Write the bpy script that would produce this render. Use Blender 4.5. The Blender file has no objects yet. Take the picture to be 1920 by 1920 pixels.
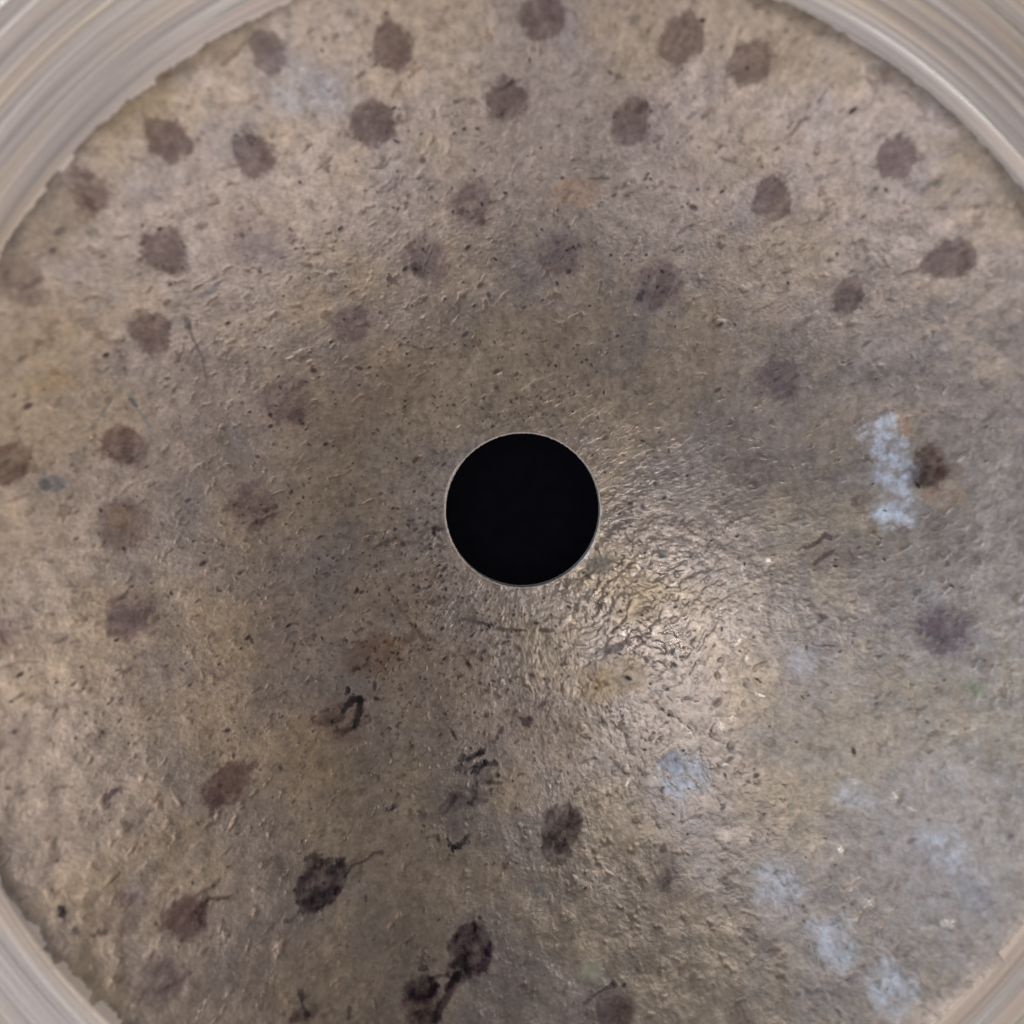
import bpy, math, time
import numpy as np

S = bpy.context.scene
COL = S.collection
MM = 0.001
T0 = time.time()

# ------------------------------------------------------------------ camera
CAM = (-4.0, 8.0, 110.0)                 # millimetres, origin = centre of the mounting hole
AIM = (-0.87403, -0.14524, 0.0)
cd = bpy.data.cameras.new('camera'); cam = bpy.data.objects.new('camera', cd); COL.objects.link(cam)
from mathutils import Vector, Matrix
C3 = Vector(CAM); fw = (Vector(AIM) - C3).normalized()
rt = fw.cross(Vector((0, 1, 0))).normalized(); up = rt.cross(fw)
M = Matrix((rt, up, -fw)).transposed().to_4x4(); M.translation = C3 * MM
cam.matrix_world = M
cd.sensor_width = 36.0; cd.lens = 2555.63 / 1920 * 36
cd.clip_start = 0.005; cd.clip_end = 20
cd.dof.use_dof = True; cd.dof.focus_distance = 0.1085; cd.dof.aperture_fstop = 20.0
S.camera = cam

# ------------------------------------------------------------------ view, world, lamps
S.render.engine = 'CYCLES'
S.view_settings.view_transform = 'Standard'; S.view_settings.look = 'None'
S.view_settings.exposure = 0.0; S.view_settings.gamma = 1.0
W = bpy.data.worlds.new('World'); S.world = W; W.use_nodes = True
bg = W.node_tree.nodes['Background']; bg.inputs[0].default_value = (1.0, 0.83, 0.84, 1); bg.inputs[1].default_value = 0.06

def lamp(name, az, el, dist, sx, sy, watts, col):
    """a soft rectangular lamp aimed at the bell; az measured anticlockwise from +x, el above the table (degrees)"""
    a, e = math.radians(az), math.radians(el)
    d = Vector((math.cos(a) * math.cos(e), math.sin(a) * math.cos(e), math.sin(e)))
    ld = bpy.data.lights.new(name, 'AREA'); ld.shape = 'RECTANGLE'; ld.size = sx; ld.size_y = sy
    ld.energy = watts; ld.color = col
    o = bpy.data.objects.new(name, ld); COL.objects.link(o)
    o.location = d * dist; o.rotation_euler = d.to_track_quat('Z', 'Y').to_euler()
    return o
lamp('window_upper_left', 147, 74, 0.9, 0.17, 0.15, 0.74, (1.0, 0.97, 0.93))
lamp('window_left', 162, 30, 0.9, 0.9, 0.5, 3.3, (0.74, 0.87, 1.0))
lamp('window_right', 13, 30, 0.9, 0.8, 0.45, 2.45, (1.0, 0.91, 0.81))
lamp('window_lower_left', 238, 31, 0.9, 0.65, 0.42, 1.45, (1.0, 0.96, 0.97))
lamp('window_lower_right', 303, 31, 0.9, 0.65, 0.42, 1.4, (1.0, 0.94, 0.90))
lamp('overhead_fill', 285, 76, 0.9, 0.45, 0.06, 0.12, (1.0, 0.98, 0.96))  # added overhead fill strip, brightens the lathed corners and the ring round the hole


# ------------------------------------------------------------------ noise
RNG = np.random.default_rng(7)
_T = RNG.random((8, 256, 256)) * 2 * np.pi
_GX, _GY = np.cos(_T).astype(np.float32), np.sin(_T).astype(np.float32)
def perlin(x, y, k=0):
    x = x.astype(np.float32) + 128.37 + 17.1 * k; y = y.astype(np.float32) + 91.73 + 5.7 * k
    xi = np.floor(x).astype(np.int32); yi = np.floor(y).astype(np.int32)
    fx = x - xi; fy = y - yi
    u = fx * fx * fx * (fx * (fx * 6 - 15) + 10); v = fy * fy * fy * (fy * (fy * 6 - 15) + 10)
    gx, gy = _GX[k % 8], _GY[k % 8]
    x0, y0, x1, y1 = xi & 255, yi & 255, (xi + 1) & 255, (yi + 1) & 255
    a = gx[x0, y0] * fx + gy[x0, y0] * fy
    b = gx[x1, y0] * (fx - 1) + gy[x1, y0] * fy
    c = gx[x0, y1] * fx + gy[x0, y1] * (fy - 1)
    d = gx[x1, y1] * (fx - 1) + gy[x1, y1] * (fy - 1)
    return 1.5 * ((a + (b - a) * u) * (1 - v) + (c + (d - c) * u) * v)
def fbm(x, y, lam, octs=3, k=0, gain=0.5):
    s = 0; a = 1; n = 0
    for i in range(octs):
        s = s + a * perlin(x / lam, y / lam, k + i); n += a; a *= gain; lam = lam / 2.03
    return s / n
def rot(x, y, deg):
    c, s = math.cos(math.radians(deg)), math.sin(math.radians(deg))
    return x * c + y * s, -x * s + y * c
def sm(e0, e1, x):
    t = np.clip((x - e0) / (e1 - e0), 0, 1); return t * t * (3 - 2 * t)
def mix(a, b, t):
    return a + (b - a) * t[..., None]

# ------------------------------------------------------------------ form of the cymbal (mm)
RH, H, R, EX, EY, THICK = 6.25, 16.0, 43.00737, 0.59561, -4.04489, 1.3
def height(x, y):
    r = np.hypot(x, y) + 1e-9
    ux, uy = x / r, y / r
    b = ux * EX + uy * EY
    rho = b + np.sqrt(b * b + R * R - EX * EX - EY * EY)
    s = r / rho
    bell = H * s * s
    d = np.hypot(x - EX, y - EY)
    bow = H + 0.13 * (d - R) - 0.00012 * (d - R) ** 2
    k = 0.35
    return -k * np.logaddexp(-bell / k, -bow / k)
def rho_of(th):
    ux, uy = np.cos(th), np.sin(th); b = ux * EX + uy * EY
    return b + np.sqrt(b * b + R * R - EX * EX - EY * EY)

NT = 2500
TH = np.arange(NT) * 2 * np.pi / NT
def jag(phi):
    """the lathe tool took the raw skin away in little steps"""
    deg = np.degrees(phi) % 360
    amp = 0.10 + 0.42 * np.exp(-((deg - 222) / 28) ** 2) + 0.55 * np.exp(-((deg - 318) / 22) ** 2) + 0.12 * np.exp(-((deg - 135) / 26) ** 2)
    rg = np.random.default_rng(11)
    edges = np.cumsum(rg.uniform(0.010, 0.045, 400)); edges = edges[edges < 2 * np.pi]
    vals = rg.uniform(-1, 1, len(edges) + 1)
    st = vals[np.searchsorted(edges, phi % (2 * np.pi))]
    ramp = perlin(phi * 40, phi * 0 + 3.3, 2) + 0.5 * perlin(phi * 130, phi * 0 + 1.3, 4)
    return amp * (0.75 * st + 0.6 * ramp)
phi0 = np.arctan2(rho_of(TH) * np.sin(TH) - EY, rho_of(TH) * np.cos(TH) - EX)
RIMR = R + jag(phi0)
RX, RY = EX + RIMR * np.cos(phi0), EY + RIMR * np.sin(phi0)      # the jagged border, shared by bell and bow

def grid_faces(nr, nt, off=0, flip=False):
    j, i = np.meshgrid(np.arange(nr - 1), np.arange(nt), indexing='ij')
    a = off + j * nt + i; b = off + j * nt + (i + 1) % nt; c = b + nt; d = a + nt
    q = np.stack([a, d, c, b] if not flip else [a, b, c, d], -1).reshape(-1, 4)
    return q
def mesh_object(name, V, F, mat, parent=None, attrs=None, col=None):
    me = bpy.data.meshes.new(name)
    me.vertices.add(len(V)); me.vertices.foreach_set('co', (V * MM).astype(np.float32).ravel())
    me.loops.add(F.size); me.loops.foreach_set('vertex_index', F.astype(np.int32).ravel())
    me.polygons.add(len(F)); me.polygons.foreach_set('loop_start', np.arange(len(F), dtype=np.int32) * 4)
    me.polygons.foreach_set('use_smooth', np.ones(len(F), dtype=bool))
    me.update(calc_edges=True)
    for k, v in (attrs or {}).items():
        at = me.attributes.new(k, 'FLOAT', 'POINT'); at.data.foreach_set('value', v.astype(np.float32).ravel())
    if col is not None:
        at = me.color_attributes.new('patina', 'FLOAT_COLOR', 'POINT')
        at.data.foreach_set('color', np.c_[np.clip(col, 0, 1), np.ones(len(col))].astype(np.float32).ravel())
    me.materials.append(mat)
    o = bpy.data.objects.new(name, me); COL.objects.link(o)
    if parent: o.parent = parent
    return o

# ------------------------------------------------------------------ materials
def new_mat(name):
    m = bpy.data.materials.new(name); m.use_nodes = True
    nt = m.node_tree; return m, nt, nt.nodes['Principled BSDF']
def N(nt, kind, **kw):
    n = nt.nodes.new(kind)
    for k, v in kw.items(): setattr(n, k, v)
    return n
def metal_mat(name, bump_mm, bump_scale, grain, sx=1, sy=1, turn=0):
    m, nt, p = new_mat(name); L = nt.links
    tc = N(nt, 'ShaderNodeTexCoord'); mp = N(nt, 'ShaderNodeMapping')
    mp.inputs['Rotation'].default_value = (0, 0, math.radians(turn)); mp.inputs['Scale'].default_value = (sx * 1000, sy * 1000, 1000)
    L.new(tc.outputs['Object'], mp.inputs[0])
    at = N(nt, 'ShaderNodeAttribute', attribute_name='patina')
    n1 = N(nt, 'ShaderNodeTexNoise'); n1.inputs['Scale'].default_value = bump_scale; n1.inputs['Detail'].default_value = 4; n1.inputs['Roughness'].default_value = 0.65
    L.new(mp.outputs[0], n1.inputs['Vector'])
    mr = N(nt, 'ShaderNodeMapRange'); mr.inputs['From Min'].default_value = 0.25; mr.inputs['From Max'].default_value = 0.75
    mr.inputs['To Min'].default_value = 1 - grain; mr.inputs['To Max'].default_value = 1 + grain
    L.new(n1.outputs[0], mr.inputs['Value'])
    vm = N(nt, 'ShaderNodeVectorMath', operation='SCALE'); L.new(at.outputs['Color'], vm.inputs[0]); L.new(mr.outputs[0], vm.inputs['Scale'])
    L.new(vm.outputs[0], p.inputs['Base Color'])
    ar = N(nt, 'ShaderNodeAttribute', attribute_name='rough'); L.new(ar.outputs['Fac'], p.inputs['Roughness'])
    am = N(nt, 'ShaderNodeAttribute', attribute_name='metal'); L.new(am.outputs['Fac'], p.inputs['Metallic'])
    bp = N(nt, 'ShaderNodeBump'); bp.inputs['Strength'].default_value = 1; bp.inputs['Distance'].default_value = bump_mm * MM
    L.new(n1.outputs[0], bp.inputs['Height']); L.new(bp.outputs[0], p.inputs['Normal'])
    return m
raw_bronze = metal_mat('raw_bronze', 0.024, 3.4, 0.17)
lathed_bronze = metal_mat('lathed_bronze', 0.008, 3.0, 0.04)
pt = lathed_bronze.node_tree; tg = N(pt, 'ShaderNodeTangent', direction_type='RADIAL', axis='Z')
pt.links.new(tg.outputs[0], pt.nodes['Principled BSDF'].inputs['Tangent'])
pt.nodes['Principled BSDF'].inputs['Anisotropic'].default_value = 0.85

m_cut, nt, p = new_mat('cut_bronze')
p.inputs['Base Color'].default_value = (0.62, 0.57, 0.54, 1); p.inputs['Metallic'].default_value = 0.7; p.inputs['Roughness'].default_value = 0.4
nz = N(nt, 'ShaderNodeTexNoise'); nz.inputs['Scale'].default_value = 3500
tc = N(nt, 'ShaderNodeTexCoord'); nt.links.new(tc.outputs['Object'], nz.inputs['Vector'])
bp = N(nt, 'ShaderNodeBump'); bp.inputs['Distance'].default_value = 0.00004; nt.links.new(nz.outputs[0], bp.inputs['Height']); nt.links.new(bp.outputs[0], p.inputs['Normal'])

m_cloth, nt, p = new_mat('black_felt')
nz = N(nt, 'ShaderNodeTexNoise'); nz.inputs['Scale'].default_value = 900; nz.inputs['Detail'].default_value = 5
tc = N(nt, 'ShaderNodeTexCoord'); nt.links.new(tc.outputs['Object'], nz.inputs['Vector'])
cr = N(nt, 'ShaderNodeValToRGB'); cr.color_ramp.elements[0].color = (0.003, 0.0028, 0.0045, 1); cr.color_ramp.elements[1].color = (0.0065, 0.006, 0.0095, 1)
nt.links.new(nz.outputs[0], cr.inputs[0]); nt.links.new(cr.outputs[0], p.inputs['Base Color'])
p.inputs['Roughness'].default_value = 1; p.inputs['Specular IOR Level'].default_value = 0.0

# ------------------------------------------------------------------ the bell: a dense sheet of raw hammered bronze
NR = 430
g = np.linspace(0, 1, NR)[:, None]
r0x, r0y = (RH + 0.07) * np.cos(TH), (RH + 0.07) * np.sin(TH)
X = r0x[None] + (RX - r0x)[None] * g
Y = r0y[None] + (RY - r0y)[None] * g
SH = X.shape
Z = height(X, Y)
RHO = np.hypot(X, Y)
AZ = np.degrees(np.arctan2(Y, X)) % 360
def sector(c, w):                                   # soft angular weight
    d = (AZ - c + 180) % 360 - 180; return np.exp(-(d / w) ** 2)

# base patina: tan, pinkish grey, olive and brown clouds
col = np.zeros(SH + (3,)) + np.array([0.46, 0.40, 0.35])
n_big = fbm(X, Y, 14, 3, 0); n_mid = fbm(X, Y, 4.5, 4, 3); n_sml = fbm(X, Y, 1.3, 4, 1)
xr, yr = rot(X + 1.6 * fbm(X, Y, 8, 2, 7), Y + 1.6 * fbm(X, Y + 40, 8, 2, 7), 36)
flaky = 0.35 + 0.65 * np.clip(sector(20, 55) + 0.9 * sector(330, 30) * np.exp(-((RHO - 13) / 10) ** 2) + 0.5 * sector(110, 50), 0, 1)
streak = fbm(xr / 1.8, yr, 1.3, 4, 5, 0.6) * flaky
streak2 = fbm(xr / 2.6, yr, 0.6, 3, 2, 0.6) * flaky
popcorn = fbm(X + 0.4 * perlin(X / .8, Y / .8, 1), Y + 0.4 * perlin(X / .8, Y / .8 + 9, 2), 0.75, 4, 4, 0.65)
warm = sm(-0.25, 0.35, n_big + 0.5 * n_mid + 0.3 * streak)
col = col * mix(np.array([1.0, 0.975, 1.01]), np.array([1.03, 0.97, 0.89]), warm)
cool = sm(0.05, 0.5, fbm(X + 30, Y, 7, 4, 6) + 0.25 * n_sml)
col = col * mix(np.ones(3), np.array([0.90, 0.93, 1.0]), cool)
col = col * (1 + 0.24 * n_sml + 0.22 * streak + 0.12 * streak2 + 0.16 * n_mid + 0.33 * popcorn + 0.22 * fbm(X, Y, 0.42, 2, 3, 0.7))[..., None]
speck = sm(0.22, 0.5, fbm(xr / 1.6, yr, 0.8, 3, 4))
col = col * mix(np.ones(3), np.array([0.80, 0.76, 0.74]), speck)
pale = sm(0.2, 0.55, fbm(xr / 1.5, yr, 1.0, 3, 7)) * 0.5
col = col * mix(np.ones(3), np.array([1.16, 1.15, 1.14]), pale)
rough = np.full(SH, 0.36) + 0.07 * n_mid
worn = sector(322, 32) * np.exp(-((RHO - 12) / 9) ** 2)
rough -= 0.07 * worn
metal = np.full(SH, 0.88)

# the scraped, crumbly skin round the hole
crumb = fbm(X + 0.2 * streak, Y, 0.6, 4, 7, 0.72)
near_hole = np.exp(-(RHO / 16) ** 2)
col = col * (1 + 0.75 * crumb * near_hole + 0.15 * crumb * (1 - near_hole))[..., None]
rough -= 0.10 * np.clip(crumb, 0, 1) * near_hole

# dense dark corrosion specks left of and below the hole
rust = sm(0.20, 0.42, fbm(X, Y, 0.75, 4, 2, 0.7) + 0.30 * n_mid) * np.clip(sector(228, 48) * np.exp(-((RHO - 16) / 14) ** 2) + 0.25 * sector(90, 40) * np.exp(-((RHO - 18) / 8) ** 2), 0, 1)
col = col * mix(np.ones(3), np.array([0.42, 0.36, 0.38]), rust)

# warped coordinates give every stain a ragged outline
WX = X + 0.9 * fbm(X, Y, 1.5, 5, 2, 0.76) + 0.5 * fbm(X, Y, 5, 2, 6)
WY = Y + 0.9 * fbm(X + 50, Y, 1.5, 5, 5, 0.76) + 0.5 * fbm(X + 50, Y, 5, 2, 1)
grainy = 1.25 * fbm(xr / 1.4, yr, 1.0, 5, 0, 0.7)

def window(x, y, rad):
    """row and column indices of the sheet near (x, y)"""
    r = math.hypot(x, y); th = math.atan2(y, x) % (2 * math.pi)
    if r < rad + 4: return None
    dth = math.asin(min(1, rad / r)) + 0.01
    cols = np.arange(int((th - dth) / (2 * math.pi) * NT) - 1, int((th + dth) / (2 * math.pi) * NT) + 2) % NT
    lim = np.hypot(RX[cols], RY[cols])
    lo = (r - rad - RH) / (lim.max() - RH); hi = (r + rad - RH) / (lim.min() - RH)
    rows = np.arange(max(0, int(lo * NR) - 2), min(NR, int(hi * NR) + 3))
    if len(rows) == 0: return None
    return np.ix_(rows, cols)

PAL = {                                             # colour factor, metallic, roughness
    'dark':   ((0.47, 0.41, 0.43), 0.70, 0.48),
    'deep':   ((0.22, 0.18, 0.21), 0.65, 0.5),
    'black':  ((0.09, 0.08, 0.11), 0.5, 0.55),
    'purple': ((0.58, 0.54, 0.59), 0.75, 0.45),
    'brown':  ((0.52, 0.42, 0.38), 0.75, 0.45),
    'blue':   ((0.55, 0.66, 0.82), 0.4, 0.6),
    'teal':   ((0.30, 0.40, 0.46), 0.3, 0.6),
    'yellow': ((1.10, 0.95, 0.62), 0.6, 0.5),
    'orange': ((1.12, 0.82, 0.58), 0.5, 0.55),
    'olive':  ((0.88, 0.85, 0.76), 0.75, 0.45),
    'green':  ((0.72, 0.88, 0.72), 0.4, 0.6),
    'pale':   ((1.24, 1.30, 1.40), 0.45, 0.6),
}
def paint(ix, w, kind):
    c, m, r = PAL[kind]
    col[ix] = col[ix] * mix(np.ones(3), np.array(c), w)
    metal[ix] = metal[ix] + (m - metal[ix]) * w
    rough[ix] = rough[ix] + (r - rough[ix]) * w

# (x, y, radius along, radius across, turn, strength, edge, breakup, kind) in millimetres
BLOBS = [
    (-17.98, 32.45, 1.32, 1.32, 0, 0.80, 0.14, 0.25, 'dark'),
    (-9.41, 33.38, 1.42, 1.42, 0, 0.85, 0.14, 0.25, 'dark'),
    (1.05, 35.36, 1.47, 1.47, 0, 0.90, 0.14, 0.25, 'dark'),
    (10.50, 33.81, 1.49, 1.49, 0, 0.85, 0.14, 0.25, 'dark'),
    (15.38, 32.23, 1.35, 1.35, 0, 0.80, 0.14, 0.25, 'dark'),
    (-1.61, 30.30, 1.43, 1.43, 0, 0.90, 0.14, 0.25, 'dark'),
    (-11.24, 28.68, 1.57, 1.57, 0, 0.90, 0.14, 0.25, 'dark'),
    (7.49, 28.86, 1.45, 1.45, 0, 0.85, 0.14, 0.25, 'dark'),
    (-25.02, 26.61, 1.51, 1.51, 0, 0.85, 0.14, 0.25, 'dark'),
    (-19.55, 26.11, 1.40, 1.40, 0, 0.85, 0.14, 0.25, 'dark'),
    (25.94, 25.75, 1.30, 1.30, 0, 0.80, 0.14, 0.25, 'dark'),
    (18.02, 23.51, 1.47, 1.47, 0, 0.85, 0.14, 0.25, 'dark'),
    (-25.97, 19.32, 1.56, 1.56, 0, 0.85, 0.14, 0.25, 'dark'),
    (30.15, 18.85, 1.50, 1.50, 0, 0.85, 0.14, 0.25, 'dark'),
    (-27.57, 13.92, 1.31, 1.31, 0, 0.85, 0.14, 0.25, 'dark'),
    (-29.79, 5.48, 1.55, 1.55, 0, 1.00, 0.14, 0.25, 'dark'),
    (-36.88, 4.46, 1.50, 1.50, 0, 0.90, 0.14, 0.25, 'dark'),
    (-19.66, 27.11, 0.28, 0.28, 0, 0.80, 0.14, 0.25, 'dark'),
    (6.59, 29.55, 0.29, 0.29, 0, 0.70, 0.14, 0.25, 'dark'),
    (8.10, 29.76, 0.29, 0.29, 0, 0.70, 0.14, 0.25, 'dark'),
    (24.05, 16.68, 1.12, 1.34, 0, 0.80, 0.14, 0.25, 'dark'),
    (24.01, 16.38, 0.82, 0.82, 0, 0.40, 0.14, 0.25, 'purple'),
    (-30.18, 22.98, 1.26, 1.26, 0, 0.70, 0.14, 0.50, 'dark'),
    (-30.41, 22.46, 0.46, 0.46, 0, 0.70, 0.14, 0.25, 'dark'),
    (-34.98, 16.86, 1.38, 1.38, 0, 0.75, 0.30, 0.40, 'purple'),
    (-4.05, 23.70, 1.78, 1.78, 0, 1.10, 0.30, 0.55, 'purple'),
    (-7.53, 19.53, 1.74, 1.74, 0, 1.00, 0.30, 0.55, 'purple'),
    (2.90, 19.89, 1.92, 1.92, 0, 1.00, 0.30, 0.55, 'purple'),
    (10.52, 17.67, 1.93, 1.93, 0, 1.20, 0.30, 0.55, 'purple'),
    (-13.51, 14.50, 1.68, 1.68, 0, 1.10, 0.30, 0.55, 'purple'),
    (19.46, 10.42, 1.92, 1.92, 0, 1.40, 0.30, 0.55, 'purple'),
    (-18.29, 8.65, 1.94, 1.94, 0, 1.30, 0.30, 0.55, 'purple'),
    (-21.17, 0.82, 1.94, 1.94, 0, 1.40, 0.30, 0.55, 'purple'),
    (-29.85, -7.49, 1.73, 1.73, 0, 1.60, 0.30, 0.55, 'purple'),
    (31.62, -8.28, 1.81, 1.81, 0, 1.40, 0.30, 0.55, 'purple'),
    (-29.44, -28.16, 1.76, 1.76, 0, 0.70, 0.30, 0.55, 'purple'),
    (-26.63, -33.34, 1.59, 1.59, 0, 1.10, 0.30, 0.55, 'purple'),
    (15.89, -37.38, 1.13, 1.13, 0, 0.70, 0.30, 0.55, 'purple'),
    (-19.90, 20.52, 2.13, 2.13, 0, 0.55, 0.30, 0.55, 'purple'),
    (-18.56, -9.50, 1.92, 1.92, 0, 0.60, 0.30, 0.55, 'purple'),
    (10.70, -29.88, 1.70, 1.70, 0, 0.60, 0.30, 0.55, 'purple'),
    (-37.42, -7.92, 1.30, 1.30, 0, 0.70, 0.30, 0.55, 'purple'),
    (4.16, 11.41, 1.76, 1.76, 0, 0.30, 0.30, 0.55, 'purple'),
    (-34.17, -21.73, 1.27, 1.27, 0, 0.40, 0.30, 0.55, 'purple'),
    (-36.83, -15.49, 1.44, 1.44, 0, 0.40, 0.30, 0.55, 'purple'),
    (14.03, 12.40, 1.28, 1.28, 0, 0.30, 0.30, 0.55, 'purple'),
    (-4.86, 23.06, 0.39, 0.39, 0, 0.90, 0.14, 0.25, 'dark'),
    (-3.45, 22.71, 0.62, 0.62, 0, 0.60, 0.14, 0.60, 'dark'),
    (8.95, 16.90, 0.40, 0.40, 0, 0.50, 0.14, 0.70, 'black'),
    (10.95, 17.27, 0.48, 0.48, 0, 0.50, 0.14, 0.70, 'black'),
    (-8.15, 18.82, 0.64, 0.64, 0, 0.60, 0.14, 0.80, 'deep'),
    (-10.19, 17.89, 0.32, 0.32, 0, 0.70, 0.14, 0.25, 'deep'),
    (1.47, 19.62, 0.56, 0.32, 20, 0.50, 0.14, 0.50, 'deep'),
    (3.42, 20.43, 0.40, 0.16, 0, 0.70, 0.14, 0.25, 'black'),
    (4.10, 20.66, 0.24, 0.16, 0, 0.60, 0.14, 0.25, 'black'),
    (-17.74, 7.62, 0.57, 0.57, 0, 0.40, 0.14, 0.60, 'deep'),
    (-19.50, 7.62, 0.24, 0.24, 0, 0.70, 0.14, 0.25, 'black'),
    (-20.89, -0.85, 0.81, 0.48, 30, 0.45, 0.14, 0.80, 'deep'),
    (-19.70, 0.15, 0.73, 0.49, 30, 0.50, 0.14, 0.85, 'deep'),
    (-30.17, -0.48, 1.64, 1.86, 0, 0.75, 0.25, 0.30, 'dark'),
    (-30.25, 0.13, 0.82, 0.82, 0, 0.35, 0.14, 0.25, 'yellow'),
    (-29.22, 4.48, 0.82, 0.82, 0, 0.40, 0.14, 0.25, 'dark'),
    (-34.15, 2.84, 0.92, 0.64, 0, 0.70, 0.30, 0.25, 'blue'),
    (-34.80, 2.67, 0.35, 0.35, 0, 0.50, 0.14, 0.25, 'teal'),
    (-35.52, 3.85, 0.70, 0.28, -20, 0.60, 0.14, 0.25, 'dark'),
    (-28.43, -6.80, 0.38, 0.84, 0, 0.40, 0.14, 0.25, 'dark'),
    (23.99, -3.18, 1.83, 1.83, 0, 0.45, 0.30, 0.80, 'brown'),
    (30.47, 3.82, 1.50, 1.50, 0, 1.00, 0.25, 0.25, 'brown'),
    (30.14, 3.61, 1.28, 1.28, 0, 0.45, 0.30, 0.25, 'deep'),
    (29.72, 2.79, 0.68, 1.13, 80, 0.45, 0.14, 0.25, 'teal'),
    (31.53, 3.32, 0.96, 0.52, 20, 0.60, 0.14, 0.25, 'brown'),
    (31.09, 1.61, 1.65, 1.27, 0, 0.30, 0.60, 0.25, 'orange'),
    (30.74, 1.80, 0.97, 0.60, 0, 0.30, 0.50, 0.25, 'brown'),
    (26.13, 1.26, 0.55, 0.55, 0, 0.50, 0.14, 0.25, 'brown'),
    (26.58, 4.45, 0.85, 0.35, 25, 0.90, 0.14, 0.25, 'brown'),
    (25.58, 1.04, 0.47, 0.31, 0, 0.50, 0.14, 0.25, 'deep'),
    (26.91, -0.37, 0.31, 0.70, -20, 0.70, 0.14, 0.25, 'brown'),
    (-14.24, -16.31, 2.04, 2.04, 0, 0.80, 0.25, 0.50, 'dark'),
    (-15.67, -16.22, 1.22, 0.65, 20, 0.80, 0.14, 0.25, 'purple'),
    (-15.18, -16.33, 0.24, 0.24, 0, 0.95, 0.14, 0.25, 'black'),
    (-14.06, -13.99, 0.37, 0.37, 0, 0.95, 0.14, 0.25, 'black'),
    (-22.84, -20.34, 2.07, 1.46, 35, 1.15, 0.20, 0.40, 'dark'),
    (-21.00, -19.18, 0.43, 0.43, 0, 0.80, 0.14, 0.25, 'dark'),
    (-23.43, -21.61, 1.14, 0.30, 50, 0.40, 0.14, 0.25, 'dark'),
    (-5.21, -22.71, 1.38, 0.81, 20, 0.75, 0.14, 0.50, 'deep'),
    (-3.82, -22.55, 0.65, 0.82, 0, 0.50, 0.14, 0.25, 'deep'),
    (3.01, -24.77, 1.86, 1.46, 40, 0.85, 0.20, 0.45, 'deep'),
    (2.55, -26.31, 1.04, 1.04, 0, 0.80, 0.14, 0.40, 'deep'),
    (4.07, -24.19, 0.89, 0.57, 40, 0.50, 0.14, 0.25, 'deep'),
    (-15.58, -28.17, 2.06, 1.68, 40, 1.00, 0.15, 0.30, 'deep'),
    (-16.14, -29.21, 1.36, 0.91, 10, 0.60, 0.14, 0.30, 'black'),
    (-14.71, -26.96, 1.16, 0.39, 45, 0.70, 0.14, 0.40, 'black'),
    (-16.24, -26.35, 1.00, 0.54, 0, 0.60, 0.14, 0.70, 'deep'),
    (-25.17, -29.25, 1.51, 1.29, 0, 1.15, 0.18, 0.25, 'dark'),
    (-24.19, -28.63, 0.33, 1.09, -15, 0.70, 0.14, 0.25, 'deep'),
    (-4.30, -33.11, 1.75, 2.06, 0, 1.00, 0.15, 0.20, 'deep'),
    (-5.11, -34.48, 0.98, 0.98, 0, 0.80, 0.14, 0.25, 'deep'),
    (-7.92, -36.45, 1.54, 1.77, 0, 1.00, 0.16, 0.30, 'deep'),
    (-8.41, -35.58, 0.67, 0.67, 0, 0.50, 0.14, 0.25, 'black'),
    (-16.79, -36.19, 1.64, 0.93, 20, 0.80, 0.30, 0.65, 'deep'),
    (6.51, -36.96, 1.62, 1.40, 0, 1.00, 0.20, 0.45, 'dark'),
    (6.87, -37.69, 1.10, 1.10, 0, 0.60, 0.14, 0.25, 'dark'),
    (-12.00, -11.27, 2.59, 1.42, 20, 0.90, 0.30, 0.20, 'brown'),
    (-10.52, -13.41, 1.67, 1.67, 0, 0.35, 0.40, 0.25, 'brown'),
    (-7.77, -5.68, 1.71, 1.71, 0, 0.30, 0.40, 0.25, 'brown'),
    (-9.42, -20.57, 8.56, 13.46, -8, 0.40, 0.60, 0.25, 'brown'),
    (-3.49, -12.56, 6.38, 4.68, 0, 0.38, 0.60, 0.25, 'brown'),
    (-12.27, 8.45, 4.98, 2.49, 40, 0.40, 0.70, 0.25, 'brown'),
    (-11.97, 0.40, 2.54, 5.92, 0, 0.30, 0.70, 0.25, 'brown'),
    (-15.30, -1.66, 2.92, 6.67, 0, 0.15, 0.60, 0.25, 'yellow'),
    (-35.52, 3.85, 3.14, 6.27, 0, 0.30, 0.60, 0.25, 'olive'),
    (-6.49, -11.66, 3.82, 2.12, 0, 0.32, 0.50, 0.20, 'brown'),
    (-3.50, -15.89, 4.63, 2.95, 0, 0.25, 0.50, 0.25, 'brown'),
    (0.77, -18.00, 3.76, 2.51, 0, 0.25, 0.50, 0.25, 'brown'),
    (11.03, -27.27, 1.34, 1.34, 0, 0.50, 0.30, 0.80, 'dark'),
    (10.88, -26.14, 0.40, 0.24, 0, 0.60, 0.14, 0.40, 'black'),
    (10.98, -28.39, 0.70, 0.39, 60, 0.50, 0.14, 0.50, 'deep'),
    (-33.29, -27.60, 0.41, 0.31, 40, 0.90, 0.14, 0.25, 'black'),
    (-30.96, -29.32, 0.45, 0.27, 0, 0.70, 0.14, 0.30, 'black'),
    (-32.32, -28.87, 0.27, 0.27, 0, 0.55, 0.14, 0.25, 'black'),
    (-32.17, -27.33, 1.37, 0.24, 50, 0.35, 0.14, 0.25, 'deep'),
    (-30.67, -20.11, 0.79, 0.22, 35, 0.80, 0.30, 0.30, 'deep'),
    (-28.27, -21.64, 0.51, 0.18, 35, 0.50, 0.30, 0.30, 'deep'),
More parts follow.
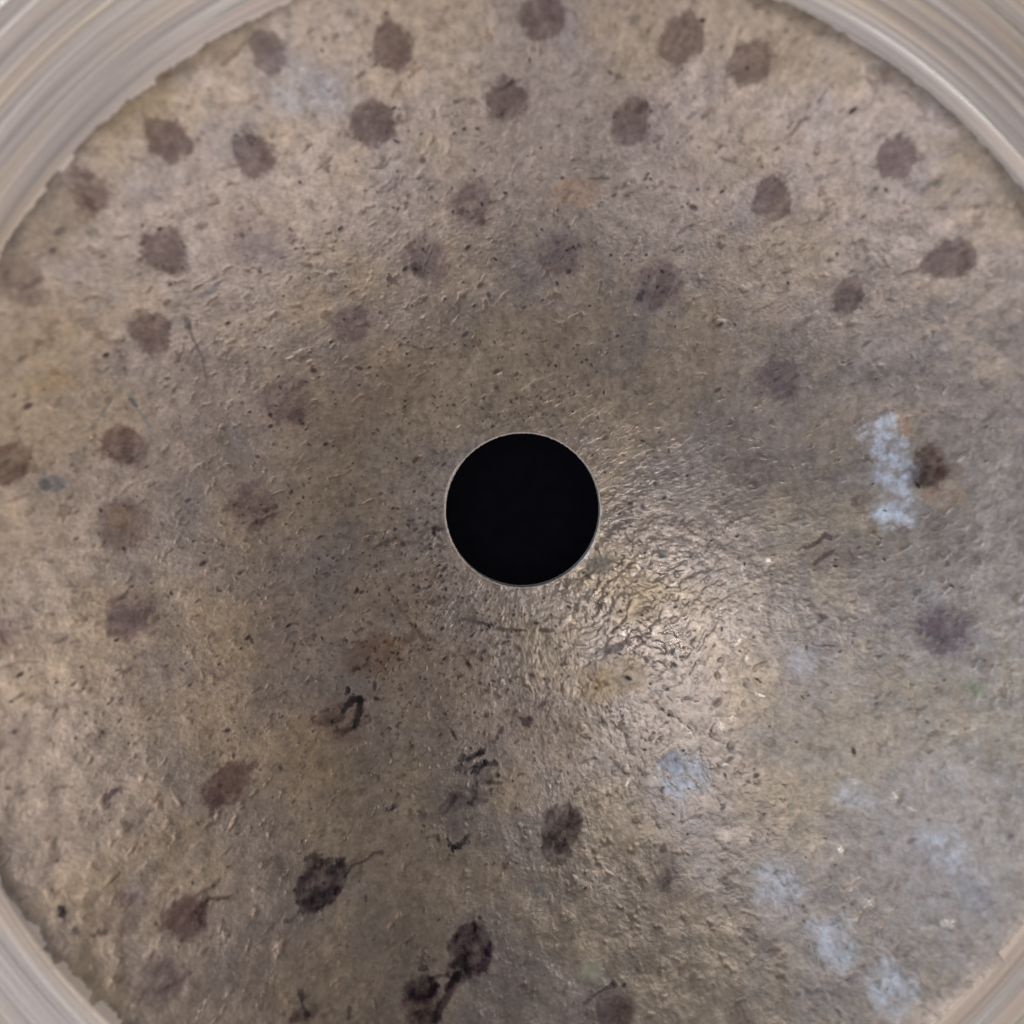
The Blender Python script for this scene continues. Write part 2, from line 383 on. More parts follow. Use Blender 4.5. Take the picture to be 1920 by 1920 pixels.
    (-29.81, -22.29, 0.25, 0.18, 35, 0.50, 0.30, 0.30, 'deep'),
    (-34.04, -23.88, 0.55, 0.34, 35, 0.40, 0.30, 0.30, 'dark'),
    (-5.00, -25.89, 0.96, 0.36, 35, 0.95, 0.30, 0.30, 'black'),
    (-5.84, -25.90, 0.20, 0.56, 35, 0.90, 0.30, 0.30, 'black'),
    (-10.43, -23.08, 0.56, 0.24, 35, 0.85, 0.30, 0.30, 'black'),
    (-8.14, -23.58, 0.48, 0.24, 35, 0.80, 0.30, 0.30, 'deep'),
    (-8.99, -22.13, 0.49, 0.20, 35, 0.60, 0.30, 0.30, 'deep'),
    (-3.73, -20.37, 0.91, 0.33, 35, 0.95, 0.30, 0.30, 'black'),
    (-4.87, -19.66, 0.58, 0.33, 35, 0.80, 0.30, 0.30, 'black'),
    (-5.13, -20.45, 0.49, 0.25, 35, 0.80, 0.30, 0.30, 'black'),
    (-3.01, -21.18, 0.74, 0.49, 35, 0.60, 0.30, 0.30, 'black'),
    (-3.51, -19.25, 0.37, 0.25, 35, 0.90, 0.30, 0.30, 'black'),
    (0.35, -17.05, 0.29, 0.50, 35, 0.80, 0.30, 0.30, 'deep'),
    (-7.69, -28.16, 0.24, 0.35, 35, 0.60, 0.30, 0.30, 'deep'),
    (-5.53, -30.38, 0.27, 0.31, 35, 0.80, 0.30, 0.30, 'deep'),
    (-12.28, -29.35, 0.23, 0.23, 35, 0.80, 0.30, 0.30, 'black'),
    (1.12, -29.24, 0.31, 0.24, 35, 0.80, 0.30, 0.30, 'teal'),
    (-7.95, -34.00, 0.26, 0.60, 35, 0.95, 0.30, 0.30, 'deep'),
    (-10.10, -34.79, 0.22, 0.37, 35, 0.90, 0.30, 0.30, 'brown'),
    (-9.07, -32.25, 0.46, 0.23, 35, 0.80, 0.30, 0.30, 'deep'),
    (-14.07, -32.06, 0.45, 0.22, 35, 0.60, 0.30, 0.30, 'deep'),
    (-1.45, -27.50, 0.32, 0.40, 35, 0.70, 0.30, 0.30, 'deep'),
    (-14.02, -17.05, 1.06, 0.24, 35, 0.50, 0.30, 0.30, 'deep'),
    (-18.89, -15.72, 0.28, 0.20, 35, 0.90, 0.30, 0.30, 'black'),
    (-19.76, -15.65, 0.24, 0.16, 35, 0.90, 0.30, 0.30, 'black'),
    (-10.08, -17.66, 0.41, 0.21, 35, 0.80, 0.30, 0.30, 'deep'),
    (-5.64, -17.69, 0.21, 0.50, 35, 0.80, 0.30, 0.30, 'black'),
    (-10.92, -17.29, 0.21, 0.21, 35, 0.90, 0.30, 0.30, 'black'),
    (7.49, -11.08, 1.19, 0.42, 35, 0.50, 0.30, 0.30, 'black'),
    (11.01, -3.54, 0.30, 0.43, 35, 0.80, 0.30, 0.30, 'teal'),
    (6.03, -4.46, 1.12, 0.60, 35, 0.55, 0.30, 0.30, 'teal'),
    (-7.01, -7.32, 0.51, 0.38, 35, 0.80, 0.30, 0.30, 'deep'),
    (-9.16, -0.85, 0.34, 0.26, 35, 0.90, 0.30, 0.30, 'black'),
    (-8.63, -7.37, 0.26, 0.60, 35, 0.50, 0.30, 0.30, 'deep'),
    (-8.41, -6.31, 0.26, 0.34, 35, 0.60, 0.30, 0.30, 'deep'),
    (-9.05, -10.11, 0.85, 0.38, 35, 0.50, 0.30, 0.30, 'deep'),
    (-10.94, -2.19, 0.21, 0.21, 35, 0.50, 0.30, 0.30, 'deep'),
    (27.04, 6.58, 1.61, 0.99, 35, 0.68, 0.30, 0.75, 'crust'),
    (27.84, 5.20, 1.45, 1.15, 20, 0.65, 0.30, 0.70, 'crust'),
    (28.00, 3.37, 1.46, 1.30, 0, 0.65, 0.30, 0.75, 'crust'),
    (28.46, 1.74, 1.53, 1.07, -60, 0.55, 0.30, 0.70, 'crust'),
    (28.06, -0.12, 1.31, 1.00, 0, 0.68, 0.30, 0.60, 'crust'),
    (27.88, 2.95, 2.00, 3.84, 10, 0.35, 0.40, 0.30, 'blue'),
    (12.45, -20.62, 2.03, 1.79, 0, 0.70, 0.25, 0.55, 'crust'),
    (11.65, -19.85, 0.98, 0.98, 0, 0.40, 0.14, 0.25, 'blue'),
    (19.14, -28.06, 1.44, 1.67, 0, 0.42, 0.40, 0.40, 'crust'),
    (23.08, -31.78, 1.38, 1.81, 0, 0.62, 0.30, 0.35, 'crust'),
    (21.59, -30.71, 0.52, 0.52, 0, 0.30, 0.14, 0.25, 'crust'),
    (26.44, -34.01, 1.40, 1.75, -30, 0.55, 0.35, 0.45, 'crust'),
    (25.07, -21.32, 1.29, 1.29, 0, 0.30, 0.45, 0.25, 'crust'),
    (30.74, -24.40, 1.51, 1.51, 0, 0.35, 0.50, 0.25, 'crust'),
    (32.49, -27.37, 1.12, 1.12, 0, 0.35, 0.50, 0.25, 'blue'),
    (21.63, -12.03, 1.04, 1.04, 0, 0.22, 0.50, 0.25, 'crust'),
    (20.71, -16.97, 3.58, 3.58, 0, 0.14, 0.60, 0.25, 'blue'),
    (28.27, -26.90, 5.42, 2.53, -40, 0.14, 0.60, 0.25, 'blue'),
    (33.48, -12.68, 0.80, 0.80, 0, 0.70, 0.30, 0.25, 'green'),
    (26.84, -14.89, 0.77, 0.77, 0, 0.20, 0.14, 0.25, 'blue'),
    (-15.78, 30.54, 2.90, 1.71, -15, 0.60, 0.45, 0.35, 'pale'),
    (-17.11, 29.65, 1.03, 1.03, 0, 0.25, 0.50, 0.25, 'crust'),
    (-26.33, 24.15, 2.54, 1.42, 15, 0.50, 0.40, 0.35, 'pale'),
    (-21.07, 27.07, 2.41, 1.37, 30, 0.40, 0.40, 0.30, 'pale'),
    (-6.43, 34.75, 2.34, 1.34, 0, 0.20, 0.60, 0.25, 'pale'),
    (-25.82, 29.22, 4.59, 1.25, 42, 0.85, 0.45, 0.30, 'olive'),
    (-32.35, 20.78, 3.62, 1.48, 48, 0.75, 0.45, 0.30, 'olive'),
    (-20.71, 33.08, 2.63, 1.19, 30, 0.70, 0.45, 0.25, 'olive'),
    (17.93, 32.70, 2.33, 1.33, -30, 0.35, 0.50, 0.25, 'olive'),
    (29.67, 24.38, 2.68, 1.00, 35, 0.25, 0.60, 0.25, 'yellow'),
    (3.67, 24.33, 1.68, 1.07, 0, 0.45, 0.40, 0.40, 'orange'),
    (-34.00, 10.00, 1.66, 0.69, 10, 0.30, 0.50, 0.25, 'yellow'),
    (-33.48, 10.49, 0.49, 0.49, 0, 0.20, 0.14, 0.25, 'orange'),
    (28.36, 7.15, 0.53, 0.76, 20, 0.50, 0.50, 0.25, 'orange'),
    (28.83, 6.35, 0.53, 0.53, 0, 0.40, 0.50, 0.25, 'orange'),
    (-33.89, 12.90, 4.10, 2.05, 25, 0.25, 0.60, 0.25, 'yellow'),
    (23.96, 31.03, 0.99, 0.59, -40, 0.35, 0.14, 0.25, 'dark'),
    (24.46, 30.99, 0.80, 0.46, -40, 0.50, 0.14, 0.25, 'brown'),
    (4.99, -34.67, 0.75, 0.53, 0, 0.80, 0.40, 0.40, 'green'),
    (-30.23, 20.25, 0.47, 0.34, 0, 0.60, 0.14, 0.25, 'green'),
    (-31.86, 14.26, 0.90, 0.42, 0, 0.25, 0.14, 0.25, 'teal'),
    (7.68, -13.39, 2.53, 1.52, 20, 0.45, 0.40, 0.30, 'yellow'),
    (9.44, -7.00, 2.13, 2.13, 0, 0.25, 0.50, 0.25, 'yellow'),
    (-0.97, -22.01, 2.05, 2.05, 0, 0.35, 0.50, 0.25, 'yellow'),
    (-17.63, -18.88, 3.58, 3.58, 0, 0.25, 0.60, 0.25, 'yellow'),
    (-25.49, -11.45, 4.64, 4.64, 0, 0.20, 0.60, 0.25, 'yellow'),
    (-25.26, -27.77, 2.89, 2.89, 0, 0.25, 0.60, 0.25, 'yellow'),
    (-0.97, -6.24, 0.30, 0.17, 0, 0.70, 0.14, 0.25, 'glint'),
    (-26.33, 24.15, 2.71, 1.36, 15, 0.50, 0.50, 0.20, 'pale'),
    (-20.70, 27.27, 2.41, 1.38, 30, 0.40, 0.50, 0.20, 'pale'),
    (-15.78, 30.54, 3.41, 1.88, -15, 0.85, 0.50, 0.20, 'pale'),
    (29.41, -21.23, 6.63, 4.05, -40, 0.35, 0.70, 0.40, 'pale'),
    (31.75, -26.42, 3.88, 2.82, 0, 0.30, 0.70, 0.40, 'pale'),
    (22.79, -12.37, 3.58, 1.99, -30, 0.25, 0.60, 0.40, 'pale'),
    (20.74, -29.55, 3.35, 3.35, 0, 0.20, 0.60, 0.40, 'pale'),
    (17.45, -4.59, 0.33, 0.21, 30, 0.80, 0.40, 0.30, 'glint'),
    (19.21, -4.11, 0.39, 0.37, 60, 0.80, 0.40, 0.30, 'glint'),
    (17.06, -10.18, 0.49, 0.25, 40, 0.80, 0.40, 0.30, 'glint'),
    (12.43, -11.52, 0.23, 0.42, 30, 0.80, 0.40, 0.30, 'glint'),
    (18.10, -10.47, 0.20, 0.16, 0, 0.80, 0.40, 0.30, 'glint'),
    (16.52, -6.02, 0.23, 0.21, 20, 0.80, 0.40, 0.30, 'glint'),
    (18.74, -14.45, 0.39, 0.16, 0, 0.80, 0.40, 0.30, 'glint'),
    (15.69, -8.12, 0.20, 0.21, 0, 0.80, 0.40, 0.30, 'glint'),
    (16.71, -7.96, 0.20, 0.21, 0, 0.80, 0.40, 0.30, 'glint'),
    (8.40, -21.24, 0.16, 0.49, -25, 0.80, 0.40, 0.30, 'glint'),
    (8.29, -20.36, 0.13, 0.16, 0, 0.80, 0.40, 0.30, 'glint'),
    (18.73, -7.59, 0.16, 0.16, 0, 0.80, 0.40, 0.30, 'glint'),
    (17.68, -11.61, 0.23, 0.20, 20, 0.80, 0.40, 0.30, 'glint'),
    (9.66, -4.64, 0.41, 0.21, 45, 0.80, 0.40, 0.30, 'glint'),
    (9.02, -5.29, 0.34, 0.17, 45, 0.80, 0.40, 0.30, 'glint'),
    (12.18, -5.88, 0.47, 0.17, 40, 0.80, 0.40, 0.30, 'glint'),
    (5.17, -3.60, 0.34, 0.17, 45, 0.80, 0.40, 0.30, 'glint'),
    (8.36, -9.58, 0.61, 0.17, 45, 0.80, 0.40, 0.30, 'glint'),
    (13.05, -17.38, 0.16, 0.41, 30, 0.80, 0.40, 0.30, 'glint'),
    (32.01, -16.03, 0.35, 0.26, 10, 0.80, 0.40, 0.30, 'glint'),
    (27.85, -21.18, 0.27, 0.26, 0, 0.80, 0.40, 0.30, 'glint'),
    (29.01, -21.92, 0.21, 0.18, 0, 0.80, 0.40, 0.30, 'glint'),
    (23.89, -25.22, 0.24, 0.23, 30, 0.80, 0.40, 0.30, 'glint'),
    (25.44, -28.69, 0.23, 0.22, 0, 0.80, 0.40, 0.30, 'glint'),
    (30.79, -29.37, 0.39, 0.21, 15, 0.80, 0.40, 0.30, 'glint'),
    (15.52, -16.86, 0.26, 0.24, 20, 0.80, 0.40, 0.30, 'glint'),
    (16.44, -16.21, 0.26, 0.16, 20, 0.80, 0.40, 0.30, 'glint'),
    (15.83, -19.67, 0.26, 0.20, 60, 0.80, 0.40, 0.30, 'glint'),
]
DISP = np.zeros(SH)
crusty = 1.2 * fbm(X, Y, 1.25, 4, 1, 0.62)
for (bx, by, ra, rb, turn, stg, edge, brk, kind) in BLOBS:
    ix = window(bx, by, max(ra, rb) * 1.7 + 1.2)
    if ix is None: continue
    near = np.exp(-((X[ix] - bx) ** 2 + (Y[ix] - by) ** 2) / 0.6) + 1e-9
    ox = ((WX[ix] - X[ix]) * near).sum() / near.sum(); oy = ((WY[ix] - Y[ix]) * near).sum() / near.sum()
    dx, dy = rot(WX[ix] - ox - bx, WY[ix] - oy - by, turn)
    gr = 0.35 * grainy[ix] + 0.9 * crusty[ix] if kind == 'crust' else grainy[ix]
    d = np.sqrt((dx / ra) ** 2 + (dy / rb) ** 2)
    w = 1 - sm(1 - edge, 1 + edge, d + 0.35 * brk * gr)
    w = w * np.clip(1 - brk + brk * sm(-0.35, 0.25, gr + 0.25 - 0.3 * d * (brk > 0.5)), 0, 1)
    if kind == 'crust':                             # white, non-metallic mineral deposit standing proud
        cc = np.array([0.67, 0.69, 0.76]) * (1 + 0.4 * gr + 0.4 * popcorn[ix])[..., None]
        ww = np.clip(w * stg * (1 + 0.9 * gr + 0.6 * popcorn[ix]), 0, 1)
        col[ix] = mix(col[ix], cc, ww); metal[ix] += (0.3 - metal[ix]) * ww; rough[ix] += (0.5 - rough[ix]) * ww
        DISP[ix] += 0.07 * ww
    elif kind == 'glint':                           # a fleck of bare metal
        col[ix] = mix(col[ix], np.array([0.95, 0.86, 0.78]), w * stg * 0.8); metal[ix] += (0.75 - metal[ix]) * w; rough[ix] += (0.28 - rough[ix]) * w
        DISP[ix] += 0.02 * w
    else:
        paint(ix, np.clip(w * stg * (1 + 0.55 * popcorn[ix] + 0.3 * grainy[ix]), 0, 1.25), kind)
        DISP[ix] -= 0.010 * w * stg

# strokes: (kind, strength, width, [(x, y), ...])
STROKES = [
    ('brown', 0.70, 0.170, [(-11.08, -5.39), (-10.33, -7.11), (-9.14, -8.84), (-7.78, -10.36)]),
    ('purple', 0.80, 0.212, [(-7.99, -9.85), (-7.14, -10.38)]),
    ('deep', 0.75, 0.150, [(-4.86, -8.72), (-3.91, -8.95), (-2.84, -9.26)]),
    ('deep', 0.80, 0.172, [(-2.19, -9.53), (-1.11, -9.66), (0.19, -9.71)]),
    ('deep', 0.75, 0.172, [(1.48, -9.72), (2.56, -9.76)]),
    ('deep', 0.60, 0.169, [(-12.42, -2.92), (-10.52, -2.28), (-8.62, -2.57), (-7.76, -1.47), (-6.48, -1.49)]),
    ('deep', 0.70, 0.258, [(-7.12, -1.39), (-6.39, -1.62)]),
    ('black', 0.50, 0.127, [(-12.42, -3.43), (-11.58, -2.60)]),
    ('black', 0.95, 0.328, [(-14.25, -15.50), (-13.64, -14.79), (-12.98, -14.83)]),
    ('black', 0.95, 0.330, [(-12.98, -14.83), (-13.13, -15.76), (-13.45, -16.76)]),
    ('black', 0.50, 0.205, [(-14.25, -15.50), (-14.45, -16.22)]),
    ('deep', 0.60, 0.204, [(-13.45, -16.76), (-14.23, -17.32)]),
    ('dark', 0.60, 0.161, [(-16.14, -17.20), (-16.65, -18.16), (-17.24, -18.51)]),
    ('deep', 0.90, 0.154, [(-13.92, -27.76), (-13.42, -27.06), (-12.22, -26.59), (-11.82, -26.17), (-11.09, -26.14)]),
    ('deep', 0.80, 0.187, [(-17.29, -29.74), (-17.73, -30.26), (-18.11, -30.29)]),
    ('deep', 0.80, 0.231, [(-16.83, -26.22), (-16.24, -26.12), (-15.63, -26.62), (-14.72, -26.33), (-14.24, -26.63)]),
    ('deep', 0.80, 0.146, [(-23.96, -28.31), (-23.41, -28.24), (-22.48, -28.32)]),
    ('deep', 0.60, 0.145, [(-24.53, -27.87), (-24.00, -27.52), (-23.46, -27.41)]),
    ('deep', 0.60, 0.147, [(-23.46, -27.31), (-23.11, -26.99)]),
    ('deep', 1.00, 0.260, [(-6.20, -35.70), (-5.60, -35.21), (-5.44, -34.71)]),
    ('deep', 1.00, 0.365, [(-6.98, -37.57), (-6.39, -36.53), (-5.68, -35.55), (-5.27, -34.82)]),
    ('deep', 0.90, 0.187, [(-6.00, -34.78), (-6.81, -34.88), (-7.41, -35.13)]),
    ('deep', 0.90, 0.259, [(-7.40, -35.97), (-6.89, -35.49)]),
    ('black', 0.80, 0.216, [(-16.85, -35.03), (-16.70, -35.71), (-16.39, -36.57)]),
    ('deep', 0.60, 0.215, [(-15.43, -36.67), (-14.48, -36.44)]),
    ('deep', 0.90, 0.216, [(-13.49, -37.02), (-13.32, -36.38)]),
    ('deep', 0.80, 0.185, [(4.31, -36.73), (5.34, -36.04), (6.58, -35.50)]),
    ('deep', 0.80, 0.224, [(6.59, -35.33), (6.78, -35.53)]),
    ('black', 0.90, 0.207, [(-4.45, -19.75), (-3.81, -19.24), (-3.30, -19.37)]),
    ('black', 0.85, 0.206, [(-3.73, -20.77), (-3.30, -20.18), (-2.24, -20.08)]),
    ('black', 0.70, 0.164, [(-2.88, -21.39), (-1.82, -21.52)]),
    ('black', 0.70, 0.206, [(-3.94, -21.08), (-3.73, -21.76)]),
    ('deep', 0.60, 0.202, [(-6.55, -23.84), (-5.84, -23.28), (-5.42, -22.51)]),
    ('brown', 0.40, 0.100, [(-10.44, -22.96), (-10.03, -22.12), (-9.92, -21.03)]),
    ('dark', 0.70, 0.111, [(-24.98, 14.76), (-24.74, 13.16), (-24.25, 11.92), (-23.98, 10.35)]),
    ('teal', 0.70, 0.185, [(-25.17, 14.68), (-25.03, 14.11)]),
    ('blue', 0.70, 0.147, [(-29.14, 9.01), (-28.75, 8.03), (-27.90, 6.45)]),
    ('teal', 0.80, 0.220, [(-29.15, 8.74), (-28.90, 8.35)]),
    ('blue', 0.55, 0.145, [(-30.71, 8.34), (-31.45, 7.26), (-31.99, 6.56)]),
    ('blue', 0.35, 0.218, [(-29.50, 10.17), (-30.49, 9.00)]),
    ('blue', 0.40, 0.216, [(-32.20, 5.71), (-33.09, 4.56)]),
    ('blue', 0.55, 0.185, [(-24.03, 16.43), (-23.28, 16.83), (-22.77, 17.42)]),
    ('blue', 0.40, 0.257, [(-26.52, 14.07), (-25.77, 14.66)]),
    ('blue', 0.30, 0.307, [(-25.41, 6.03), (-24.25, 7.23)]),
    ('deep', 0.75, 0.202, [(22.14, -2.74), (22.83, -2.30), (23.40, -1.74), (23.78, -1.93)]),
    ('deep', 0.70, 0.201, [(22.66, -3.99), (23.23, -3.42), (23.98, -2.97)]),
    ('deep', 0.40, 0.158, [(25.11, -2.72), (25.50, -3.53)]),
    ('deep', 0.45, 0.103, [(-28.25, -34.53), (-27.80, -33.79)]),
    ('dark', 0.50, 0.156, [(-24.74, -11.72), (-23.60, -12.61), (-22.47, -11.70), (-21.89, -11.13)]),
    ('dark', 0.50, 0.120, [(-37.72, -10.15), (-36.79, -10.00), (-35.53, -10.15)]),
    ('dark', 0.50, 0.148, [(-30.34, -11.46), (-29.30, -11.02)]),
    ('deep', 0.40, 0.102, [(20.31, 29.71), (20.66, 30.33)]),
    ('dark', 0.60, 0.140, [(18.85, 27.82), (19.28, 28.46), (19.78, 28.70)]),
    ('dark', 0.50, 0.146, [(21.49, 22.16), (22.03, 22.71), (22.33, 23.13)]),
    ('dark', 0.40, 0.111, [(20.16, 21.78), (21.56, 22.16)]),
    ('deep', 0.50, 0.123, [(-9.90, 13.42), (-7.63, 12.83), (-5.97, 13.05)]),
    ('pale', 0.30, 0.063, [(-5.14, 10.14), (-4.30, 11.40), (-3.45, 12.65), (-3.87, 13.06)]),
    ('pale', 0.50, 0.064, [(-0.26, 9.52), (0.79, 10.36), (2.27, 10.91)]),
    ('pale', 0.50, 0.086, [(-6.91, -4.41), (-5.97, -4.08)]),
    ('black', 0.50, 0.127, [(8.98, -11.05), (9.62, -10.62)]),
    ('deep', 0.60, 0.085, [(9.21, -9.57), (9.63, -9.98), (9.20, -10.41)]),
]
for kind, stg, wd, pts in STROKES:
    cx = sum(p[0] for p in pts) / len(pts); cy = sum(p[1] for p in pts) / len(pts)
    rad = max(math.hypot(p[0] - cx, p[1] - cy) for p in pts) + wd * 2 + 0.8
    ix = window(cx, cy, rad)
    if ix is None: continue
    px, py = (X[ix] * 0.75 + WX[ix] * 0.25), (Y[ix] * 0.75 + WY[ix] * 0.25)
    best = np.full(px.shape, 1e9)
    for (ax, ay), (ex, ey) in zip(pts[:-1], pts[1:]):
        vx, vy = ex - ax, ey - ay; t = np.clip(((px - ax) * vx + (py - ay) * vy) / (vx * vx + vy * vy + 1e-9), 0, 1)
        best = np.minimum(best, np.hypot(px - ax - t * vx, py - ay - t * vy))
    w = 1 - sm(0.5, 1.3, best / (wd * np.clip(1 + 0.9 * grainy[ix], 0.15, 2)))
    paint(ix, np.minimum(w * stg, 1.3), kind); DISP[ix] -= 0.012 * w * stg

# pits: tiny dark corrosion holes, thickest round the middle and below left of it
pr = np.random.default_rng(5)
dark_pits = []
while len(dark_pits) < 2000:
    a = pr.uniform(0, 2 * math.pi); r = RH + 0.8 + abs(pr.normal(0, 17))
    x, y = r * math.cos(a), r * math.sin(a)
    if math.hypot(x - EX, y - EY) > R - 1: continue
    deg = math.degrees(a) % 360
    keep = 0.35 + 0.65 * math.exp(-((deg - 225) / 60) ** 2) + 0.2 * math.exp(-((deg - 80) / 40) ** 2)
    if 270 < deg or deg < 60: keep *= 0.4
    if pr.random() > keep: continue
    dark_pits.append((x, y, pr.uniform(0.055, 0.12) * (1 + 0.8 * (pr.random() < 0.15)), pr.uniform(0.35, 0.95), pr.uniform(0, 180), pr.uniform(1, 2.2)))
# shallow slanting dimples towards the border
for _ in range(700):
    a = pr.uniform(0, 2 * math.pi); r = pr.uniform(20, 46); x, y = r * math.cos(a), r * math.sin(a)
    if math.hypot(x - EX, y - EY) > R - 1: continue
    k = 0.45 + 0.55 * math.exp(-((((math.degrees(a) - 20 + 180) % 360) - 180) / 60) ** 2)
    if pr.random() > k: continue
    dark_pits.append((x, y, pr.uniform(0.10, 0.2), pr.uniform(0.15, 0.5) , 36, pr.uniform(1.5, 3.2)))
for x, y, rad, stg, turn, asp in dark_pits:
    ix = window(x, y, rad * asp + 0.25)
    if ix is None: continue
    dx, dy = rot(X[ix] - x, Y[ix] - y, 36 if turn < 90 else turn)
    w = 1 - sm(0.5, 1.35, np.sqrt((dx / (rad * asp)) ** 2 + (dy / rad) ** 2) + 0.3 * grainy[ix])
    paint(ix, w * stg, 'black' if rad < 0.2 else 'deep'); DISP[ix] -= 0.012 * w * stg

# relief of the raw skin
rid = 0.62 * sm(-0.12, 0.30, fbm(xr / 1.8, yr, 1.0, 4, 6, 0.62)) + 0.22 * fbm(xr / 1.5, yr, 0.45, 2, 1)
ring = np.exp(-((RHO - 9) / 3.5) ** 2) * (sector(60, 80) + 0.4)
fine = fbm(X, Y, 0.42, 2, 3, 0.7)
rid_w = 0.22 + 2.3 * worn + 1.0 * ring
edge_w = sm(16, 40, RHO)
DISP += 0.030 * rid * rid_w
DISP += 0.046 * fbm(X, Y, 2.6, 2, 3) * (0.5 + edge_w)
DISP += 0.006 * fine * (0.6 + worn) + 0.022 * crumb * near_hole
DISP += 0.010 * streak + 0.008 * streak2
DISP += 0.012 * popcorn * (0.5 + 1.3 * sector(305, 50) + 0.3 * edge_w)
DISP += 0.10 * fbm(X, Y, 9, 2, 4)
DISP -= 0.03 * speck
DISP[0] = 0
DISP *= np.clip((1 - g) * NR / 12, 0, 1)
Z = Z + DISP
V = np.stack([X, Y, Z], -1).reshape(-1, 3)
print('bell fields', round(time.time() - T0, 1))

bow_outer = 232.0
def solid_under(rs, nt=256):
    """the far side of the casting, a plain coarse sheet"""
    th = np.arange(nt) * 2 * np.pi / nt
    xs, ys = [], []
    for r in rs:
        if r <= RH: xs.append(r * np.cos(th)); ys.append(r * np.sin(th))
        else:
            k = (r - RH) / (R - RH); k1 = min(k, 1)
            xs.append(EX * k1 + r * np.cos(th)); ys.append(EY * k1 + r * np.sin(th))
    xs, ys = np.array(xs), np.array(ys)
    return xs, ys, height(xs, ys) - THICK
ux, uy, uz = solid_under(np.linspace(RH, R, 24))
U = np.stack([ux, uy, uz], -1).reshape(-1, 3)
nV = len(V)
F = np.concatenate([grid_faces(NR, NT, 0, True), grid_faces(24, 256, nV)])
def pad(a, n, v): return np.concatenate([a.reshape(-1), np.full(n, v)])

cym = bpy.data.objects.new('cymbal', None); COL.objects.link(cym)
cym['label'] = 'tarnished bronze cymbal seen from its hollow side, with dark hammer spots and a round hole'
cym['category'] = 'cymbal'
bell = mesh_object('bell', np.concatenate([V, U]), F, raw_bronze, cym,
    {'rough': pad(rough, len(U), 0.5), 'metal': pad(metal, len(U), 0.7)},
    np.concatenate([col.reshape(-1, 3), np.full((len(U), 3), 0.38)]))
bell['label'] = 'raw unlathed bell with dark round hammer spots and white deposits'

# ------------------------------------------------------------------ the bow: lathed rings round the bell
NB = 260
tb = np.concatenate([np.linspace(0, 1, NB) ** 1.0 * 17.0])[:, None]
ph = phi0[None] + 0 * tb
Rb = RIMR[None] + tb * (1 - (RIMR[None] - R) / 17.0)
BX, BY = EX + Rb * np.cos(ph), EY + Rb * np.sin(ph)
BZ = height(BX, BY)
# grooves run round the lathe's own centre, a little off the border's
gc = np.hypot(BX - EX - 0.25, BY - EY + 0.2); az = np.arctan2(BY - EY, BX - EX)
def groove(lam, k, turns):
    return perlin(gc / lam, az * turns / (2 * np.pi) * 2 + 40, k)
ga, gb, gcn, gd = groove(0.42, 1, 5), groove(0.95, 2, 4), groove(2.4, 3, 3), groove(0.2, 4, 9)
depth = 0.012 * ga + 0.010 * gb + 0.005 * gcn + 0.009 * gd
ramp = 0.25 + 0.75 * sm(0.0, 0.8, tb)
BZ[:] += depth * ramp + 0.02 * ramp
BZ[0] = (height(BX[0], BY[0]) + DISP[-1])
bc = np.zeros(BX.shape + (3,)) + np.array([0.79, 0.705, 0.645])
tint = sm(-0.3, 0.4, groove(1.6, 5, 6) + 0.4 * ga)
bc = bc * mix(np.array([0.98, 0.97, 1.0]), np.array([1.04, 0.97, 0.90]), tint)
bc = bc * (1 + 0.22 * ga + 0.14 * gb + 0.06 * gcn + 0.22 * gd)[..., None]
brownish = sm(0.15, 0.6, groove(3.0, 6, 7) ) * sm(3, 9, tb)
bc = bc * mix(np.ones(3), np.array([0.86, 0.76, 0.64]), brownish)
spark = sm(0.28, 0.5, ga) * sm(-0.1, 0.3, gb)
br = 0.50 + 0.08 * gb - 0.18 * spark; bm = 0.6 + 0.35 * spark
bc = bc * (1 + 0.22 * spark)[..., None]
BV = np.stack([BX, BY, BZ], -1).reshape(-1, 3)
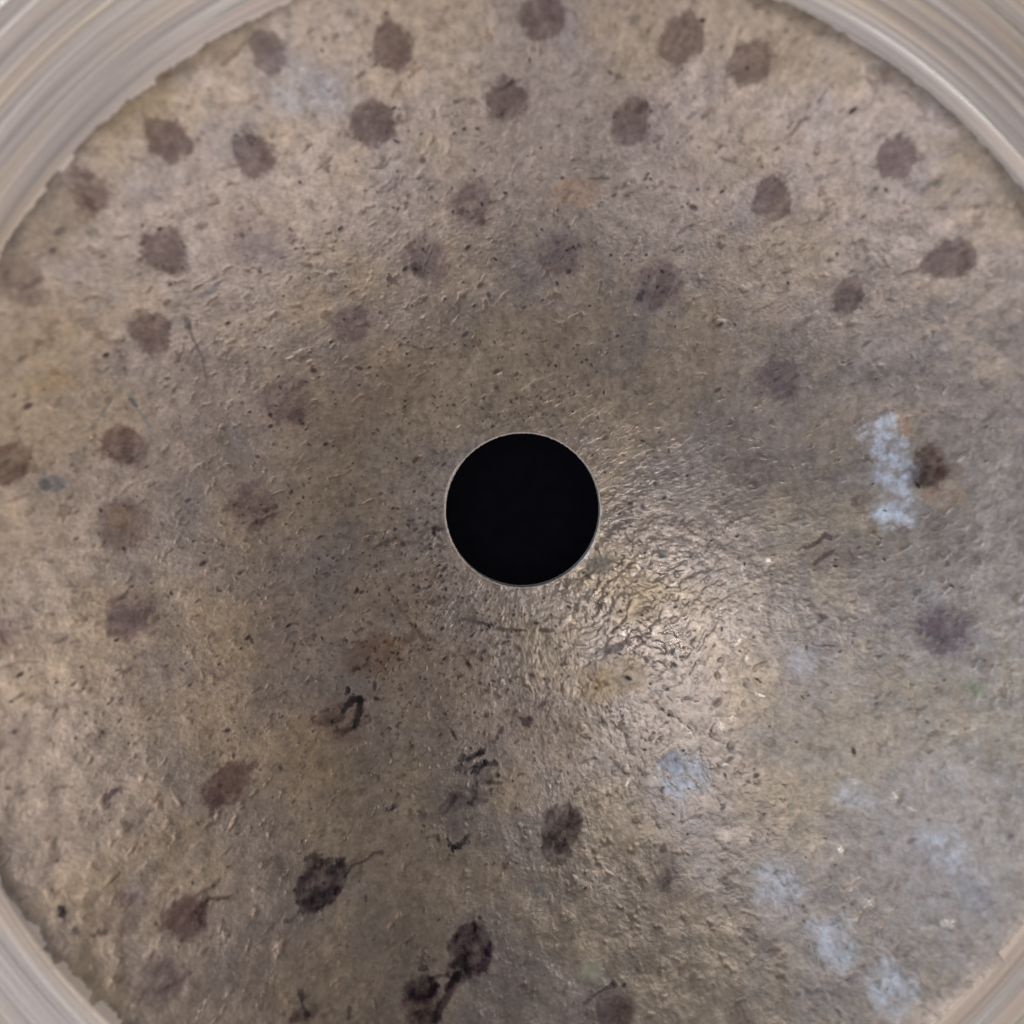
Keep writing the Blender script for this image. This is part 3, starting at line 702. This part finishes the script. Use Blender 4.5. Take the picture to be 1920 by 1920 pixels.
# onward to the outer edge (never in the photo's frame), then back underneath
nt2 = 250
sel = np.arange(0, NT, NT // nt2)
rr = np.array([17.001, 20, 30, 50, 80, 110, 140, 165, 185, 186, 186, 185, 150, 100, 50, 20, 0.5])
X2 = EX + (R + rr)[:, None] * np.cos(phi0[sel])[None]; Y2 = EY + (R + rr)[:, None] * np.sin(phi0[sel])[None]
Z2 = height(X2, Y2) + 0.02; Z2[9] -= 0.25; Z2[10:] -= THICK * 0.8; Z2[11:] -= THICK * 0.2
V2 = np.stack([X2, Y2, Z2], -1).reshape(-1, 3)
Fb = np.concatenate([grid_faces(NB, NT, 0, True), grid_faces(len(rr), nt2, len(BV), True)])
bow = mesh_object('bow', np.concatenate([BV, V2]), Fb, lathed_bronze, cym,
    {'rough': pad(br, len(V2), 0.38), 'metal': pad(bm, len(V2), 0.72)},
    np.concatenate([bc.reshape(-1, 3), np.full((len(V2), 3), 0.5)]))
bow['label'] = 'bright lathed bow with fine concentric grooves'

# ------------------------------------------------------------------ the cut edge of the mounting hole
prof = [(RH + 0.08, 0.0), (RH + 0.03, 0.015), (RH - 0.02, -0.03), (RH - 0.05, -0.12), (RH - 0.02, -0.3), (RH, -1.05), (RH + 0.05, -THICK)]
nh = 720; th = np.arange(nh) * 2 * np.pi / nh
zc = height(np.full(1, RH), np.zeros(1))[0]
hv = []
for i, (r, z) in enumerate(prof):
    wob = (0.035 * perlin(th * 30, th * 0 + i * 0.2, 3) + 0.03 * perlin(th * 90, th * 0 + i * 0.3, 5)) * (1 if 0 < i < 4 else 0.3)
    if i == 0: wob = wob * 0 + 0.01
    hz = height((r) * np.cos(th), (r) * np.sin(th))
    hv.append(np.stack([(r + wob) * np.cos(th), (r + wob) * np.sin(th), hz + z], -1))
hv = np.concatenate(hv)
hole = mesh_object('hole_edge', hv, grid_faces(len(prof), nh, 0, False), m_cut, cym)
hole['label'] = 'thin bright cut edge of the round hole'

# ------------------------------------------------------------------ the black cloth it lies on
zf = height(np.full(1, RH), np.zeros(1))[0] - THICK - 0.05
s = 900
me = bpy.data.meshes.new('table_surface'); me.from_pydata([(-s * MM, -s * MM, zf * MM), (s * MM, -s * MM, zf * MM), (s * MM, s * MM, zf * MM), (-s * MM, s * MM, zf * MM)], [], [(0, 1, 2, 3)])
me.materials.append(m_cloth); tb_ = bpy.data.objects.new('table_surface', me); COL.objects.link(tb_)
tb_['kind'] = 'structure'; tb_['label'] = 'black felt surface seen through the hole'
print('built', round(time.time() - T0, 1))
